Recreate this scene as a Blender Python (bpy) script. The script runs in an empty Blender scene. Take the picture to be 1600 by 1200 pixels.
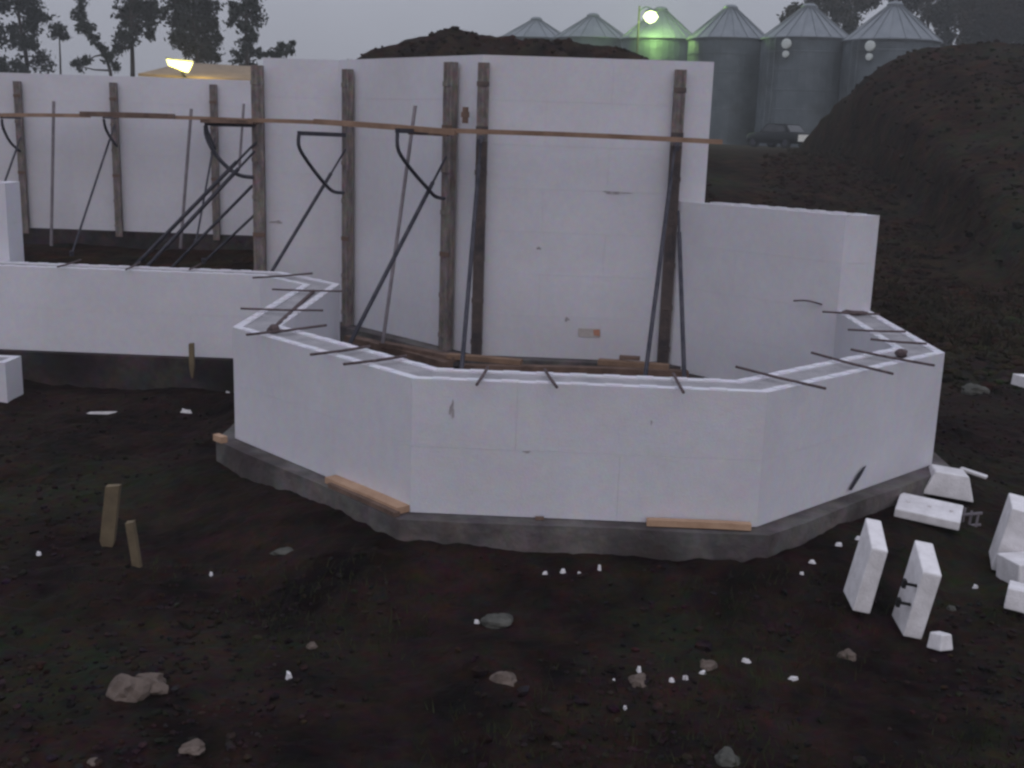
import bpy, bmesh, math, random
from mathutils import Vector, Matrix, noise
random.seed(7)
sc = bpy.context.scene
col = sc.collection
R = math.radians

# ------------------------------------------------------------------ camera
HC = 2.228
cd = bpy.data.cameras.new('camera'); cam = bpy.data.objects.new('camera', cd); col.objects.link(cam)
cd.sensor_width = 36; cd.lens = 1780/1600*36; cd.clip_start = .05; cd.clip_end = 3000
ax = [[0.998828, 0.035996, 0.032359], [-0.039393, 0.216078, 0.975581], [0.028125, -0.975712, 0.217243]]
m = Matrix([[ax[0][i], ax[1][i], ax[2][i], 0] for i in range(3)] + [[0, 0, 0, 1]])
m.translation = (0, 0, HC); cam.matrix_world = m
sc.camera = cam
# ------------------------------------------------------------------ overcast dusk sky
w = bpy.data.worlds.new('World'); sc.world = w; w.use_nodes = True
nt = w.node_tree; nt.nodes.clear(); N = nt.nodes.new; K = nt.links.new
out = N('ShaderNodeOutputWorld'); add = N('ShaderNodeAddShader')
sky = N('ShaderNodeTexSky'); sky.sky_type = 'NISHITA'; sky.sun_disc = False
SUN_EL, SUN_AZ = R(24), R(177)
sky.sun_elevation = SUN_EL; sky.sun_rotation = SUN_AZ; sky.dust_density = 4
b1 = N('ShaderNodeBackground'); b1.inputs[1].default_value = .006; K(sky.outputs[0], b1.inputs[0])
tc = N('ShaderNodeTexCoord'); sp = N('ShaderNodeSeparateXYZ'); K(tc.outputs['Generated'], sp.inputs[0])
cl = N('ShaderNodeMath'); cl.operation = 'MAXIMUM'; cl.inputs[1].default_value = 0; K(sp.outputs[2], cl.inputs[0])
ma = N('ShaderNodeMath'); ma.operation = 'MULTIPLY_ADD'; ma.inputs[1].default_value = 2; ma.inputs[2].default_value = 1; K(cl.outputs[0], ma.inputs[0])
nz = N('ShaderNodeTexNoise'); nz.inputs['Scale'].default_value = 3.5; nz.inputs['Detail'].default_value = 3; K(tc.outputs['Generated'], nz.inputs['Vector'])
mr = N('ShaderNodeMapRange'); mr.inputs[1].default_value = .3; mr.inputs[2].default_value = .7; mr.inputs[3].default_value = .93; mr.inputs[4].default_value = 1.07; K(nz.outputs['Fac'], mr.inputs[0])
mm = N('ShaderNodeMath'); mm.operation = 'MULTIPLY'; K(ma.outputs[0], mm.inputs[0]); K(mr.outputs[0], mm.inputs[1])
b2 = N('ShaderNodeBackground'); b2.inputs[0].default_value = (.278, .288, .338, 1); K(mm.outputs[0], b2.inputs[1])
K(b1.outputs[0], add.inputs[0]); K(b2.outputs[0], add.inputs[1]); K(add.outputs[0], out.inputs[0])
sl = bpy.data.lights.new('sun', 'SUN'); sun = bpy.data.objects.new('sun', sl); col.objects.link(sun)
sl.energy = .27; sl.angle = R(50); sl.color = (1, .90, .90)
sd = Vector((math.sin(SUN_AZ)*math.cos(SUN_EL), math.cos(SUN_AZ)*math.cos(SUN_EL), math.sin(SUN_EL)))
sun.rotation_euler = sd.to_track_quat('Z', 'Y').to_euler(); sun.location = (0, -20, 30)
sc.view_settings.view_transform = 'Standard'; sc.view_settings.look = 'None'
sc.view_settings.exposure = 0; sc.view_settings.gamma = 1; sc.view_settings.use_curve_mapping = False
sc.render.engine = 'CYCLES'
sc.cycles.filter_width = 2.6; sc.cycles.use_denoising = True; sc.cycles.max_bounces = 5

# ------------------------------------------------------------------ materials
def mat(name, c1, c2=None, scale=3., rough=.85, bump=0, bscale=20., metal=0, detail=6, c3=None, s3=.6, stretch=None, spec=.3):
    M = bpy.data.materials.new(name); M.use_nodes = True; t = M.node_tree
    b = t.nodes['Principled BSDF']; b.inputs['Roughness'].default_value = rough; b.inputs['Metallic'].default_value = metal
    b.inputs['Specular IOR Level'].default_value = spec
    b.inputs['Base Color'].default_value = (*c1, 1)
    tcx = t.nodes.new('ShaderNodeTexCoord'); mp = t.nodes.new('ShaderNodeMapping'); t.links.new(tcx.outputs['Object'], mp.inputs[0])
    if stretch: mp.inputs['Scale'].default_value = stretch
    if c2:
        n = t.nodes.new('ShaderNodeTexNoise'); n.inputs['Scale'].default_value = scale; n.inputs['Detail'].default_value = detail
        n.inputs['Roughness'].default_value = .65
        t.links.new(mp.outputs[0], n.inputs['Vector'])
        r = t.nodes.new('ShaderNodeValToRGB'); r.color_ramp.elements[0].position = .36; r.color_ramp.elements[1].position = .64
        r.color_ramp.elements[0].color = (*c1, 1); r.color_ramp.elements[1].color = (*c2, 1)
        t.links.new(n.outputs['Fac'], r.inputs[0]); last = r.outputs[0]
        if c3:
            n3 = t.nodes.new('ShaderNodeTexNoise'); n3.inputs['Scale'].default_value = s3; n3.inputs['Detail'].default_value = 4
            t.links.new(mp.outputs[0], n3.inputs['Vector'])
            r3 = t.nodes.new('ShaderNodeMapRange'); r3.inputs[1].default_value = .5; r3.inputs[2].default_value = .68
            t.links.new(n3.outputs['Fac'], r3.inputs[0])
            x = t.nodes.new('ShaderNodeMix'); x.data_type = 'RGBA'; t.links.new(r3.outputs[0], x.inputs[0])
            t.links.new(last, x.inputs[6]); x.inputs[7].default_value = (*c3, 1); last = x.outputs[2]
        t.links.new(last, b.inputs['Base Color'])
    if bump:
        n = t.nodes.new('ShaderNodeTexNoise'); n.inputs['Scale'].default_value = bscale; n.inputs['Detail'].default_value = 6
        t.links.new(mp.outputs[0], n.inputs['Vector'])
        bp = t.nodes.new('ShaderNodeBump'); bp.inputs['Strength'].default_value = bump; bp.inputs['Distance'].default_value = .02
        t.links.new(n.outputs['Fac'], bp.inputs['Height']); t.links.new(bp.outputs[0], b.inputs['Normal'])
    return M
def speckle(M, scales, amt):
    t = M.node_tree; b = t.nodes['Principled BSDF']; src = b.inputs['Base Color'].links[0].from_socket; tcx = t.nodes.new('ShaderNodeTexCoord')
    for i, s_ in enumerate(scales):
        n = t.nodes.new('ShaderNodeTexNoise'); n.inputs['Scale'].default_value = s_; n.inputs['Detail'].default_value = 3; t.links.new(tcx.outputs['Object'], n.inputs['Vector'])
        mp = t.nodes.new('ShaderNodeVectorMath'); mp.operation = 'MULTIPLY_ADD'; mp.inputs[1].default_value = (2*amt,)*3; mp.inputs[2].default_value = (1-amt,)*3
        t.links.new(n.outputs['Color'], mp.inputs[0])
        x = t.nodes.new('ShaderNodeVectorMath'); x.operation = 'MULTIPLY'; t.links.new(src, x.inputs[0]); t.links.new(mp.outputs[0], x.inputs[1]); src = x.outputs[0]
    t.links.new(src, b.inputs['Base Color'])
def emit(name, c, s):
    M = bpy.data.materials.new(name); M.use_nodes = True; b = M.node_tree.nodes['Principled BSDF']
    b.inputs['Base Color'].default_value = (*c, 1); b.inputs['Emission Color'].default_value = (*c, 1); b.inputs['Emission Strength'].default_value = s
    return M
FOAM = mat('foam', (.61, .60, .65), (.655, .645, .70), 1.3, .9, .15, 90, c3=(.585, .57, .61), s3=.7)
FOAM2 = mat('foam_offcut', (.66, .64, .65), (.84, .82, .84), 9, .9, .3, 80)
CORE = mat('concrete_core', (.25, .245, .26), (.35, .335, .35), 5, .95, .4, 40)
CONC = mat('footing_concrete', (.080, .071, .070), (.16, .145, .14), 4, .95, .5, 25, c3=(.055, .045, .045), s3=1.8)
CONCD = mat('footing_muddy', (.030, .024, .024), (.065, .054, .052), 3, .95, .5, 20, c3=(.018, .014, .014), s3=1.2)
SOIL = mat('soil', (.0052, .0034, .0032), (.024, .0142, .0120), 2.2, 1, .8, 14, detail=12, c3=(.020, .0205, .012), s3=.5, spec=.08)
SOILD = mat('soil_mound', (.0070, .0042, .0030), (.030, .0170, .0105), 1.8, 1, 1, 4, detail=10, c3=(.026, .026, .017), s3=.25, spec=.05)
CLOD = mat('clod', (.010, .007, .007), (.034, .024, .023), 9, 1, .6, 30, spec=.08)
WOOD = mat('weathered_wood', (.11, .095, .092), (.27, .23, .21), 7, .85, .3, 40, stretch=(3, 3, .6))
PLANK = mat('pine_plank', (.36, .22, .14), (.50, .33, .22), 5, .8, .2, 50)
PLANKI = mat('damp_plank', (.19, .12, .08), (.28, .18, .12), 5, .8, .2, 50)
PLANKD = mat('old_plank', (.10, .065, .05), (.20, .13, .10), 5, .85, .3, 50)
RAILW = mat('rail_board', (.20, .125, .085), (.33, .215, .15), 2.5, .85, .2, 40)
STAKE = mat('stake_wood', (.11, .085, .055), (.18, .14, .085), 6, .9, .2, 40)
STEEL = mat('brace_steel', (.03, .032, .045), (.075, .07, .085), 9, .55, .2, 60, metal=.3)
STEELL = mat('pole_steel', (.20, .18, .20), (.28, .25, .27), 9, .6, .2, 60, metal=.2)
RUST = mat('rebar_steel', (.07, .052, .055), (.14, .10, .10), 30, .8, .4, 200, metal=.2)
ZINC = mat('bin_zinc', (.085, .105, .12), (.13, .152, .168), .8, .55, .15, 8, metal=.3, c3=(.065, .075, .08), s3=.35)
ZROOF = mat('bin_roof', (.15, .17, .19), (.20, .22, .24), .9, .5, .1, 8, metal=.3)
DARKM = mat('dark_rubber', (.012, .012, .013), None, rough=.7)
ROCK = mat('rock', (.085, .065, .055), (.16, .125, .105), 7, .95, .6, 20)
ROCKG = mat('rock_grey', (.05, .052, .046), (.10, .098, .085), 8, .95, .6, 20)
LEAF = mat('leaf', (.016, .021, .018), (.036, .046, .036), .7, .9, spec=.1)
LEAFR = mat('leaf_autumn', (.007, .009, .006), (.022, .023, .013), .5, .9, c3=(.035, .022, .014), s3=.25, spec=.1)
BARK = mat('bark', (.025, .020, .018), (.055, .045, .04), 3, .95, .3, 8)
WEED = mat('weed', (.016, .015, .010), (.050, .042, .026), .9, .95, spec=.05)
GRASS = mat('grass', (.018, .024, .011), (.045, .050, .022), 3, .9, spec=.1)

for _m in (SOILD,):
    for _n in _m.node_tree.nodes:
        if _n.type == 'BUMP': _n.inputs['Distance'].default_value = .12
speckle(SOIL, (9, 34), .75); speckle(SOILD, (2.5, 9), .7); speckle(CONC, (6, 25), .18); speckle(CONCD, (4, 14), .5); speckle(CLOD, (12,), 1); speckle(WOOD, (10, 40), .3); speckle(FOAM, (14, 45), .10)
# ------------------------------------------------------------------ mesh helpers
def new(name, verts, faces, m, parent=None, smooth=False):
    me = bpy.data.meshes.new(name); me.from_pydata([tuple(v) for v in verts], [], faces)
    bm = bmesh.new(); bm.from_mesh(me); bmesh.ops.recalc_face_normals(bm, faces=bm.faces); bm.to_mesh(me); bm.free()
    me.materials.append(m)
    if smooth:
        me.polygons.foreach_set('use_smooth', [True]*len(me.polygons))
    o = bpy.data.objects.new(name, me); col.objects.link(o); o.parent = parent
    return o
class MB:
    def __init__(s): s.v = []; s.f = []
    def hexa(s, c):                       # 8 corners: bottom 4 then top 4
        b = len(s.v); s.v += [Vector(p) for p in c]
        s.f += [tuple(b+i for i in q) for q in ((3,2,1,0),(4,5,6,7),(0,1,5,4),(1,2,6,5),(2,3,7,6),(3,0,4,7))]
    def box(s, lo, hi):
        x0,y0,z0 = lo; x1,y1,z1 = hi
        s.hexa([(x0,y0,z0),(x1,y0,z0),(x1,y1,z0),(x0,y1,z0),(x0,y0,z1),(x1,y0,z1),(x1,y1,z1),(x0,y1,z1)])
    def beam(s, a, b, w_, h_, up=(0,0,1)):
        a = Vector(a); b = Vector(b); d = (b-a).normalized(); u = Vector(up)
        x = d.cross(u)
        if x.length < 1e-4: x = d.cross(Vector((0,1,0)))
        x.normalize(); y = x.cross(d).normalized()
        x *= w_/2; y *= h_/2
        s.hexa([a-x-y, a+x-y, b+x-y, b-x-y, a-x+y, a+x+y, b+x+y, b-x+y])
    def tube(s, pts, r, n=8):
        pts = [Vector(p) for p in pts]; b = len(s.v)
        rr = r if isinstance(r, (list, tuple)) else [r]*len(pts)
        ref = Vector((.31, .22, .92)).normalized()
        for i, p in enumerate(pts):
            d = (pts[min(i+1, len(pts)-1)]-pts[max(i-1, 0)]).normalized()
            x = d.cross(ref)
            if x.length < .05: x = d.cross(Vector((1, 0, 0)))
            x.normalize(); y = d.cross(x)
            for k in range(n):
                t = 2*math.pi*k/n; s.v.append(p+(x*math.cos(t)+y*math.sin(t))*rr[i])
        for i in range(len(pts)-1):
            for k in range(n):
                s.f.append((b+i*n+k, b+i*n+(k+1)%n, b+(i+1)*n+(k+1)%n, b+(i+1)*n+k))
        s.f.append(tuple(b+k for k in range(n))[::-1]); e = b+(len(pts)-1)*n; s.f.append(tuple(e+k for k in range(n)))
    def lathe(s, prof, n=24, c=(0,0,0)):
        b = len(s.v)
        for (r, z) in prof:
            for k in range(n):
                t = 2*math.pi*k/n; s.v.append(Vector((c[0]+r*math.cos(t), c[1]+r*math.sin(t), c[2]+z)))
        for i in range(len(prof)-1):
            for k in range(n):
                s.f.append((b+i*n+k, b+i*n+(k+1)%n, b+(i+1)*n+(k+1)%n, b+(i+1)*n+k))
    def build(s, name, m, parent=None, smooth=False): return new(name, s.v, s.f, m, parent, smooth)
def smooth_path(pts, n=4):
    pts = [Vector(p) for p in pts]; P = [pts[0]]+pts+[pts[-1]]; o = []
    for i in range(1, len(P)-2):
        for k in range(n):
            t = k/n; a, b, c, d = P[i-1:i+3]
            o.append(.5*((2*b)+(c-a)*t+(2*a-5*b+4*c-d)*t*t+(3*b-a-3*c+d)*t**3))
    return o+[pts[-1]]
def tag(o, label, cat, group=None):
    o['label'] = label; o['category'] = cat
    if group: o['group'] = group
    return o
def thing(name, label, cat, loc=(0,0,0), group=None, rz=0):
    o = bpy.data.objects.new(name, None); col.objects.link(o); o.location = loc; o.rotation_euler.z = rz; o.empty_display_size = .1
    return tag(o, label, cat, group)
def sstep(a, b, x):
    t = max(0, min(1, (x-a)/(b-a))); return t*t*(3-2*t)

# ------------------------------------------------------------------ ground
def fnoise(x, y, s, o=0): return noise.noise(Vector((x*s+o, y*s-o, o*1.7)))
def gz(x, y):
    z = -.30
    z += .10*sstep(4.2, 2.5, y)
    z += 2.10*sstep(19.5, 34, y)                                   # bank out of the dig
    z += .42*sstep(14.5, 18.2, y)*sstep(-3.0, -3.6, x)*sstep(26, 22, y)
    z += .9*sstep(5.6, 13, x-.15*(y-10))*sstep(8, 16, y)*sstep(60, 30, y)
    # floor inside the foundation
    dx, dy = abs(x-.28), abs(y-8.87); od = max(dx, dy, (dx+dy)*.7071)-2.48
    ins = sstep(-.12, -.30, od)
    z += .15*sstep(.95, .15, od)*(1-ins)*sstep(11.5, 9.5, y)
    z += .27*ins
    z -= .05*sstep(.9, .2, abs(y-9.3))*sstep(-2.3, -3.2, x)
    near = sstep(60, 12, y)
    z += near*(.055*fnoise(x, y, .7, 3)+.035*fnoise(x, y, 1.9, 9))*(1-ins)
    if y < 24: z += (1-ins)*.03*noise.noise(Vector((x*.55+.2*y, y*2.6, 4.4)));
    if y < 24: z += (1-.8*ins)*(.022*abs(fnoise(x, y, 4.3, 1))+.022*fnoise(x, y, 8.7, 5)*max(0, .5+fnoise(x, y, .8, 2))*1.6+.010*fnoise(x, y, 19, 8))
    return z
def axis(fine0, fine1, step, lo, hi, grow):
    a = []; x = fine0
    while x < fine1: a.append(x); x += step
    s = step; l = []
    x = fine0-s
    while x > lo: l.append(x); s *= grow; x -= s
    l.append(lo)
    s = step; x = a[-1]+s
    while x < hi: a.append(x); s *= grow; x += s
    a.append(hi); return l[::-1]+a
xs = axis(-3.6, 4.6, .032, -330, 330, 1.045); ys = axis(3.2, 8.4, .030, -40, 420, 1.022)
nx = len(xs); vs = []; fs = []
for y in ys:
    for x in xs: vs.append((x, y, gz(x, y)))
for j in range(len(ys)-1):
    for i in range(nx-1): fs.append((j*nx+i, j*nx+i+1, (j+1)*nx+i+1, (j+1)*nx+i))
me = bpy.data.meshes.new('ground'); me.from_pydata(vs, [], fs); me.materials.append(SOIL); me.materials.append(SOILD)
me.polygons.foreach_set('material_index', [1 if ys[j] > 13.5 else 0 for j in range(len(ys)-1) for i in range(nx-1)])
g = bpy.data.objects.new('ground', me); col.objects.link(g); g['kind'] = 'structure'; g['label'] = 'dark churned soil of the excavation and fields beyond'

def heap(name, label, prof, yc, depth, zbase, m, rough_, x0, x1, step=.16):
    """earth heap: crest height follows prof (x, z) at y = yc and falls off to front and back"""
    X = []; x = x0
    while x <= x1: X.append(x); x += step
    Yv = []; y = -depth
    while y <= depth: Yv.append(y); y += step*1.5
    def ph(x):
        for (a, za), (b, zb) in zip(prof, prof[1:]):
            if a <= x <= b: return za+(zb-za)*(x-a)/(b-a)
        return zbase-1
    V = []; Fs = []
    for dy in Yv:
        for x in X:
            h = ph(x)-zbase; t = abs(dy)/depth
            f = 1-t**1.15 if dy < 0 else 1-t
            z = zbase-1.3+(h+1.3)*max(0, f)
            y = yc+dy
            z += rough_*(fnoise(x, y, .5, 4)+.6*fnoise(x, y, 1.3, 7)+.35*fnoise(x, y, 3.1, 2)+.2*fnoise(x, y, 6.3, 6))*min(1, h*.8+.1)
            V.append((x, y, z))
    n = len(X)
    for j in range(len(Yv)-1):
        for i in range(n-1): Fs.append((j*n+i, j*n+i+1, (j+1)*n+i+1, (j+1)*n+i))
    o = new(name, V, Fs, m, None, True); o['kind'] = 'structure'; o['label'] = label; return o
heap('dirt_mound', 'long heap of excavated brown earth behind the tall foam wall',
     [(p[0], p[2]) for p in ((-6.215, 30.000, 2.282), (-5.303, 30.000, 3.745), (-4.860, 30.000, 3.979), (-4.306, 30.000, 4.215), (-3.754, 30.000, 4.481), (-3.236, 30.000, 4.683), (-2.703, 30.000, 4.807), (-2.214, 30.000, 4.713), (-1.560, 30.000, 4.515), (-0.957, 30.000, 4.409), (-0.265, 30.000, 4.522), (0.222, 30.000, 4.475), (0.954, 30.000, 4.372), (1.686, 30.000, 4.270), (2.258, 30.000, 4.131), (2.846, 30.000, 3.758), (3.326, 30.000, 2.588), (3.936, 30.000, 0.832))],
     30, 5.5, 1.5, SOILD, .20, -5.4, 5.6, .09)
heap('hill', 'dark overgrown spoil bank rising at the right edge',
     [(p[0], p[2]) for p in ((4.975, 35.000, 0.613), (6.508, 35.000, 0.665), (8.312, 35.000, 1.446), (8.552, 35.000, 2.520), (8.661, 35.000, 3.355), (8.900, 35.000, 3.984), (9.565, 35.000, 4.422), (10.274, 35.000, 4.751), (10.809, 35.000, 4.947), (12.090, 35.000, 5.057), (13.550, 35.000, 5.172), (17.154, 35.000, 5.600), (22.602, 35.000, 5.584), (28.197, 35.000, 4.687))],
     35, 19, .5, SOILD, .17, 7.0, 33, .17)

# ------------------------------------------------------------------ soil clods and grass (uncountable)
ico = []
bmx = bmesh.new(); bmesh.ops.create_icosphere(bmx, subdivisions=1, radius=1)
icv = [v.co.copy() for v in bmx.verts]; icf = [tuple(v.index for v in f.verts) for f in bmx.faces]; bmx.free()
V = []; Fs = []
def on_build(x, y): return (-2.55 < x < 3.1 and y > 6.15) or (y > 10.2 and x < 0)
for i in range(15000):
    y = 3.3+11*random.random()**1.9; x = random.uniform(-.62, .62)*y*.98+.1
    if on_build(x, y) and not (x < -2.6 and y < 10.2): continue
    if fnoise(x, y, .9, 11) < random.uniform(-.5, .25): continue
    r = random.choice((.006, .009, .012, .016, .022))*random.uniform(.7, 1.3)*(1 if random.random() < .985 else 1.9)
    b = len(V); q = Matrix.Rotation(random.uniform(0, 6.3), 3, 'Z') @ Matrix.Diagonal((1, random.uniform(.6, 1), random.uniform(.5, .8)))
    z = gz(x, y)+r*.25
    for v in icv: V.append(q @ (v*r*random.uniform(.75, 1.2))+Vector((x, y, z)))
    Fs += [tuple(b+k for k in f) for f in icf]
c = new('soil_clods', V, Fs, CLOD); c['kind'] = 'stuff'; c['label'] = 'loose clods and crumbs of dark soil'; c['category'] = 'soil'
V = []; Fs = []
for i in range(10200):
    if i < 8800:
        y = random.uniform(3.5, 6.4); x = random.uniform(-.45, .55)*y
        if on_build(x, y): continue
        if fnoise(x, y, 1.1, 21) < .05+.25*random.random()-(.22 if x > 0 else 0): continue
    else:
        y = random.uniform(8, 16); x = y*.49+random.random()*3
        if fnoise(x, y, .7, 21) < 0: continue
    z = gz(x, y)-.005; h = random.uniform(.02, .07); a = random.uniform(0, 6.3); d = Vector((math.cos(a), math.sin(a), 0))
    t = Vector((random.uniform(-.6, .6), random.uniform(-.6, .6), 1))*h; b = len(V); p = Vector((x, y, z))
    V += [p-d*.003, p+d*.003, p+t*.6+d*.002, p+t]; Fs += [(b, b+1, b+2, b+3)]
c = new('grass', V, Fs, GRASS); c['kind'] = 'stuff'; c['label'] = 'thin scattered weeds growing in the churned soil'; c['category'] = 'grass'

WV = []; WF = []
def weeds_on(o, nn, hmin, hmax, ylo=-1e9):
    me = o.data; P_ = me.polygons
    for _ in range(nn):
        f = P_[random.randrange(len(P_))]; p = f.center
        if p.y > 38 or p.x > .52*p.y: continue
        if f.normal.z < .2 or p.y < ylo or fnoise(p.x, p.y, .45, 31) < random.uniform(-.25, .2): continue
        p = p+Vector((random.uniform(-.12, .12), random.uniform(-.12, .12), 0))
        for k in range(5):
            h = random.uniform(hmin, hmax); b = len(WV); a = random.uniform(0, 6.3); d = Vector((math.cos(a), math.sin(a), 0))*h*.16
            t = Vector((random.uniform(-.6, .6), random.uniform(-.6, .6), .8))*h
            WV.extend([p-d-Vector((0,0,.02)), p+d-Vector((0,0,.02)), p+t*.6+d*.8, p+t]); WF.append((b, b+1, b+2, b+3))
weeds_on(bpy.data.objects['hill'], 42000, .05, .20); weeds_on(bpy.data.objects['dirt_mound'], 2600, .05, .17)
for _ in range(9000):
    y = random.uniform(13, 55); x = random.uniform(.2, .5)*y
    if fnoise(x, y, .45, 31) < random.uniform(-.3, .15): continue
    z = gz(x, y)
    for k in range(3):
        h = random.uniform(.04, .16); b = len(WV); a = random.uniform(0, 6.3); d = Vector((math.cos(a), math.sin(a), 0))*h*.16; p = Vector((x, y, z))
        t = Vector((random.uniform(-.6, .6), random.uniform(-.6, .6), .8))*h
        WV.extend([p-d, p+d, p+t*.6+d*.8, p+t]); WF.append((b, b+1, b+2, b+3))
RV = []; RF = []
for nm, cnt in (('hill', 16000), ('dirt_mound', 3500), (None, 5000)):
    P_ = bpy.data.objects[nm].data.polygons if nm else None
    for _ in range(cnt):
        if nm:
            f = P_[random.randrange(len(P_))]; p = f.center+Vector((random.uniform(-.1, .1), random.uniform(-.12, .12), 0))
            if p.y > 36 or p.x > .5*p.y or f.center.z < 0: continue
        else:
            y = 12+22*random.random(); x = random.uniform(.18, .5)*y; p = Vector((x, y, gz(x, y)))
        rr_ = random.choice((.04, .05, .07, .10))*random.uniform(.6, 1.3); b = len(RV)
        q = Matrix.Rotation(random.uniform(0, 6.3), 3, 'Z') @ Matrix.Diagonal((1, random.uniform(.6, 1), random.uniform(.5, .8)))
        for v in icv: RV.append(q @ (v*rr_*random.uniform(.7, 1.25))+p)
        RF += [tuple(b+k for k in f_) for f_ in icf]
c = new('earth_rubble', RV, RF, SOILD); c['kind'] = 'stuff'; c['label'] = 'lumps of earth strewn over the heaps and the dig bank'; c['category'] = 'earth'
c = new('weeds', WV, WF, WEED); c['kind'] = 'stuff'; c['label'] = 'dull dry weeds growing over the earth heaps'; c['category'] = 'weeds'
# ------------------------------------------------------------------ foam form walls
W = .313; T = .064; CH = .4064
def seg_frame(P0, P1):
    a = Vector((*P0, 0)); b = Vector((*P1, 0)); d = (b-a); L = d.length; d.normalize(); n = Vector((-d.y, d.x, 0)); return a, d, n, L
def prism(mb, a, d, n, u, o, z0, z1):
    """u = (start at o0, start at o1, end at o0, end at o1)"""
    o0, o1 = o
    q = [a+d*u[0]+n*o0, a+d*u[2]+n*o0, a+d*u[3]+n*o1, a+d*u[1]+n*o1]
    mb.hexa([p+Vector((0,0,z0)) for p in q]+[p+Vector((0,0,z1)) for p in q])
def foam_wall(label, segs, z0, courses, root=None, nubs=True, thick=W, ch=CH, mark=None):
    root = thing('foam_form_wall', label, 'foundation wall', (0,0,0))
    core = MB(); nb = MB(); z1 = z0+courses*ch
    for si, (P0, P1, m0, m1, plug0, plug1) in enumerate(segs):
        a, d, n, L = seg_frame(P0, P1)
        for (o0, o1) in ((0, T), (thick-T, thick)):
            for c in range(courses):
                js = []; u = 1.219*(.5 if c % 2 else 1)
                while u < L-.25: 
                    if u > .2: js.append(u)
                    u += 1.219
                cuts = [None]+js+[None]
                for k in range(len(cuts)-1):
                    s0, s1 = cuts[k], cuts[k+1]; e = .0004
                    U = (o0*m0 if s0 is None else s0+e, o1*m0 if s0 is None else s0+e,
                         L-o0*m1 if s1 is None else s1-e, L-o1*m1 if s1 is None else s1-e)
                    mb = MB(); pr_ = random.uniform(-.0006, .0006)
                    prism(mb, a, d, n, U, (o0+pr_, o1+pr_), z0+c*ch+.0004, z0+(c+1)*ch-.0004)
                    mb.build('foam_panel', FOAM, root)
            if nubs:
                u = .05+T
                while u < L-.18:
                    prism(nb, a, d, n, (u, u, u+.10, u+.10), (o0+.010, o1-.010), z1-.001, z1+.005); u += .2
        o0, o1 = T-.002, thick-T+.002
        s0 = T if plug0 else 0; s1 = T if plug1 else 0
        prism(core, a, d, n, (o0*m0+s0, o1*m0+s0, L-o0*m1-s1, L-o1*m1-s1), (o0, o1), z0+.001, z1-.010)
        for pl, us, mm_ in ((plug0, (0, T), m0), (plug1, (L-T, L), -m1)):
            if pl:
                for c in range(courses):
                    mb = MB(); q0, q1 = mm_*T, mm_*(thick-T); prism(mb, a, d, n, (us[0]+q0, us[0]+q1, us[1]+q0, us[1]+q1), (T+.001, thick-T-.001), z0+c*ch+.0008, z0+(c+1)*ch-.0008)
                    mb.build('end_plug', FOAM, root)
    core.build('concrete_core', CORE, root)
    if nubs: 
        o = nb.build('interlock_nubs', FOAM, root); o['kind'] = 'stuff'
    return root
def footing(label, segs, z0, z1, outw, inw, m=CONC):
    f = thing('concrete_footing', label, 'footing'); 
    for (P0, P1, m0, m1) in segs:
        a, d, n, L = seg_frame(P0, P1); mb = MB(); N_ = max(1, int(L/.35)); 
        o0, o1 = -outw, W+inw
        us = lambda t, o: (o*m0)*(1-t)+(L-o*m1)*t
        for k in range(N_):
            t0, t1 = k/N_, (k+1)/N_; j0 = .012*math.sin(k*2.1+L); j1 = .012*math.sin((k+1)*2.1+L)
            if k == 0: j0 = 0
            if k == N_-1: j1 = 0
            b = len(mb.v)
            q = [a+d*us(t0,o0)+n*(o0+j0), a+d*us(t1,o0)+n*(o0+j1), a+d*us(t1,o1)+n*o1, a+d*us(t0,o1)+n*o1]
            mb.hexa([p+Vector((0,0,z0)) for p in q]+[p+Vector((0,0,z1)) for p in q])
        mb.build('footing_strip', m, f)
    return f
t8 = math.tan(math.pi/8); t4 = 1.0
LW = (-9.5, 10.66); FF = (-2.727, 10.66); EE = (-2.207, 10.14); AA = (-2.207, 7.849); BB = (-.761, 6.403); CC = (1.279, 6.403); DD = (2.782, 7.906); GG = (2.782, 9.83); MM = (1.60, 11.012)
# left turn -> inner side shortens (+), right turn -> inner side grows (-)
bay = [(LW, FF, 0, -t8, False, False), (FF, EE, -t8, -t8, False, False), (EE, AA, -t8, t8, False, False),
       (AA, BB, t8, t8, False, False), (BB, CC, t8, t8, False, False), (CC, DD, t8, t8, False, False), (DD, GG, t8, 0, False, False)]
foam_wall('low white foam wall two courses high wrapping the octagonal bay in front', bay, 0, 2)
footing('grey concrete footing ledge running under the octagonal bay wall',
        [s[:4] for s in bay[2:6]]+[(DD, GG, t8, t8)], -.42, -.004, .125, .12)
footing('dirty concrete footing under the low wall left of the bay', [(LW, (-3.2,10.66), 0, 0), ((-3.2,10.66), FF, 0, -t8)], -.46, -.006, .06, .12, CONCD)
foam_wall('mid-height white foam wall at the back right of the bay', [(GG, MM, t8, -1.0, True, False)], 0, 4)
footing('concrete footing under the mid-height wall at the back right of the bay', [(GG, (1.50,11.112), t8, -1.0)], -.44, -.008, .1, .1)
# tall wall: built back to front so that offset 0 is the face towards the bay
V1 = (-.69, 11.012); V2 = (-2.345, 12.667); V3 = (-3.17, 12.667)
a0 = (1.457, 11.012)
z0 = .055
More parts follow.
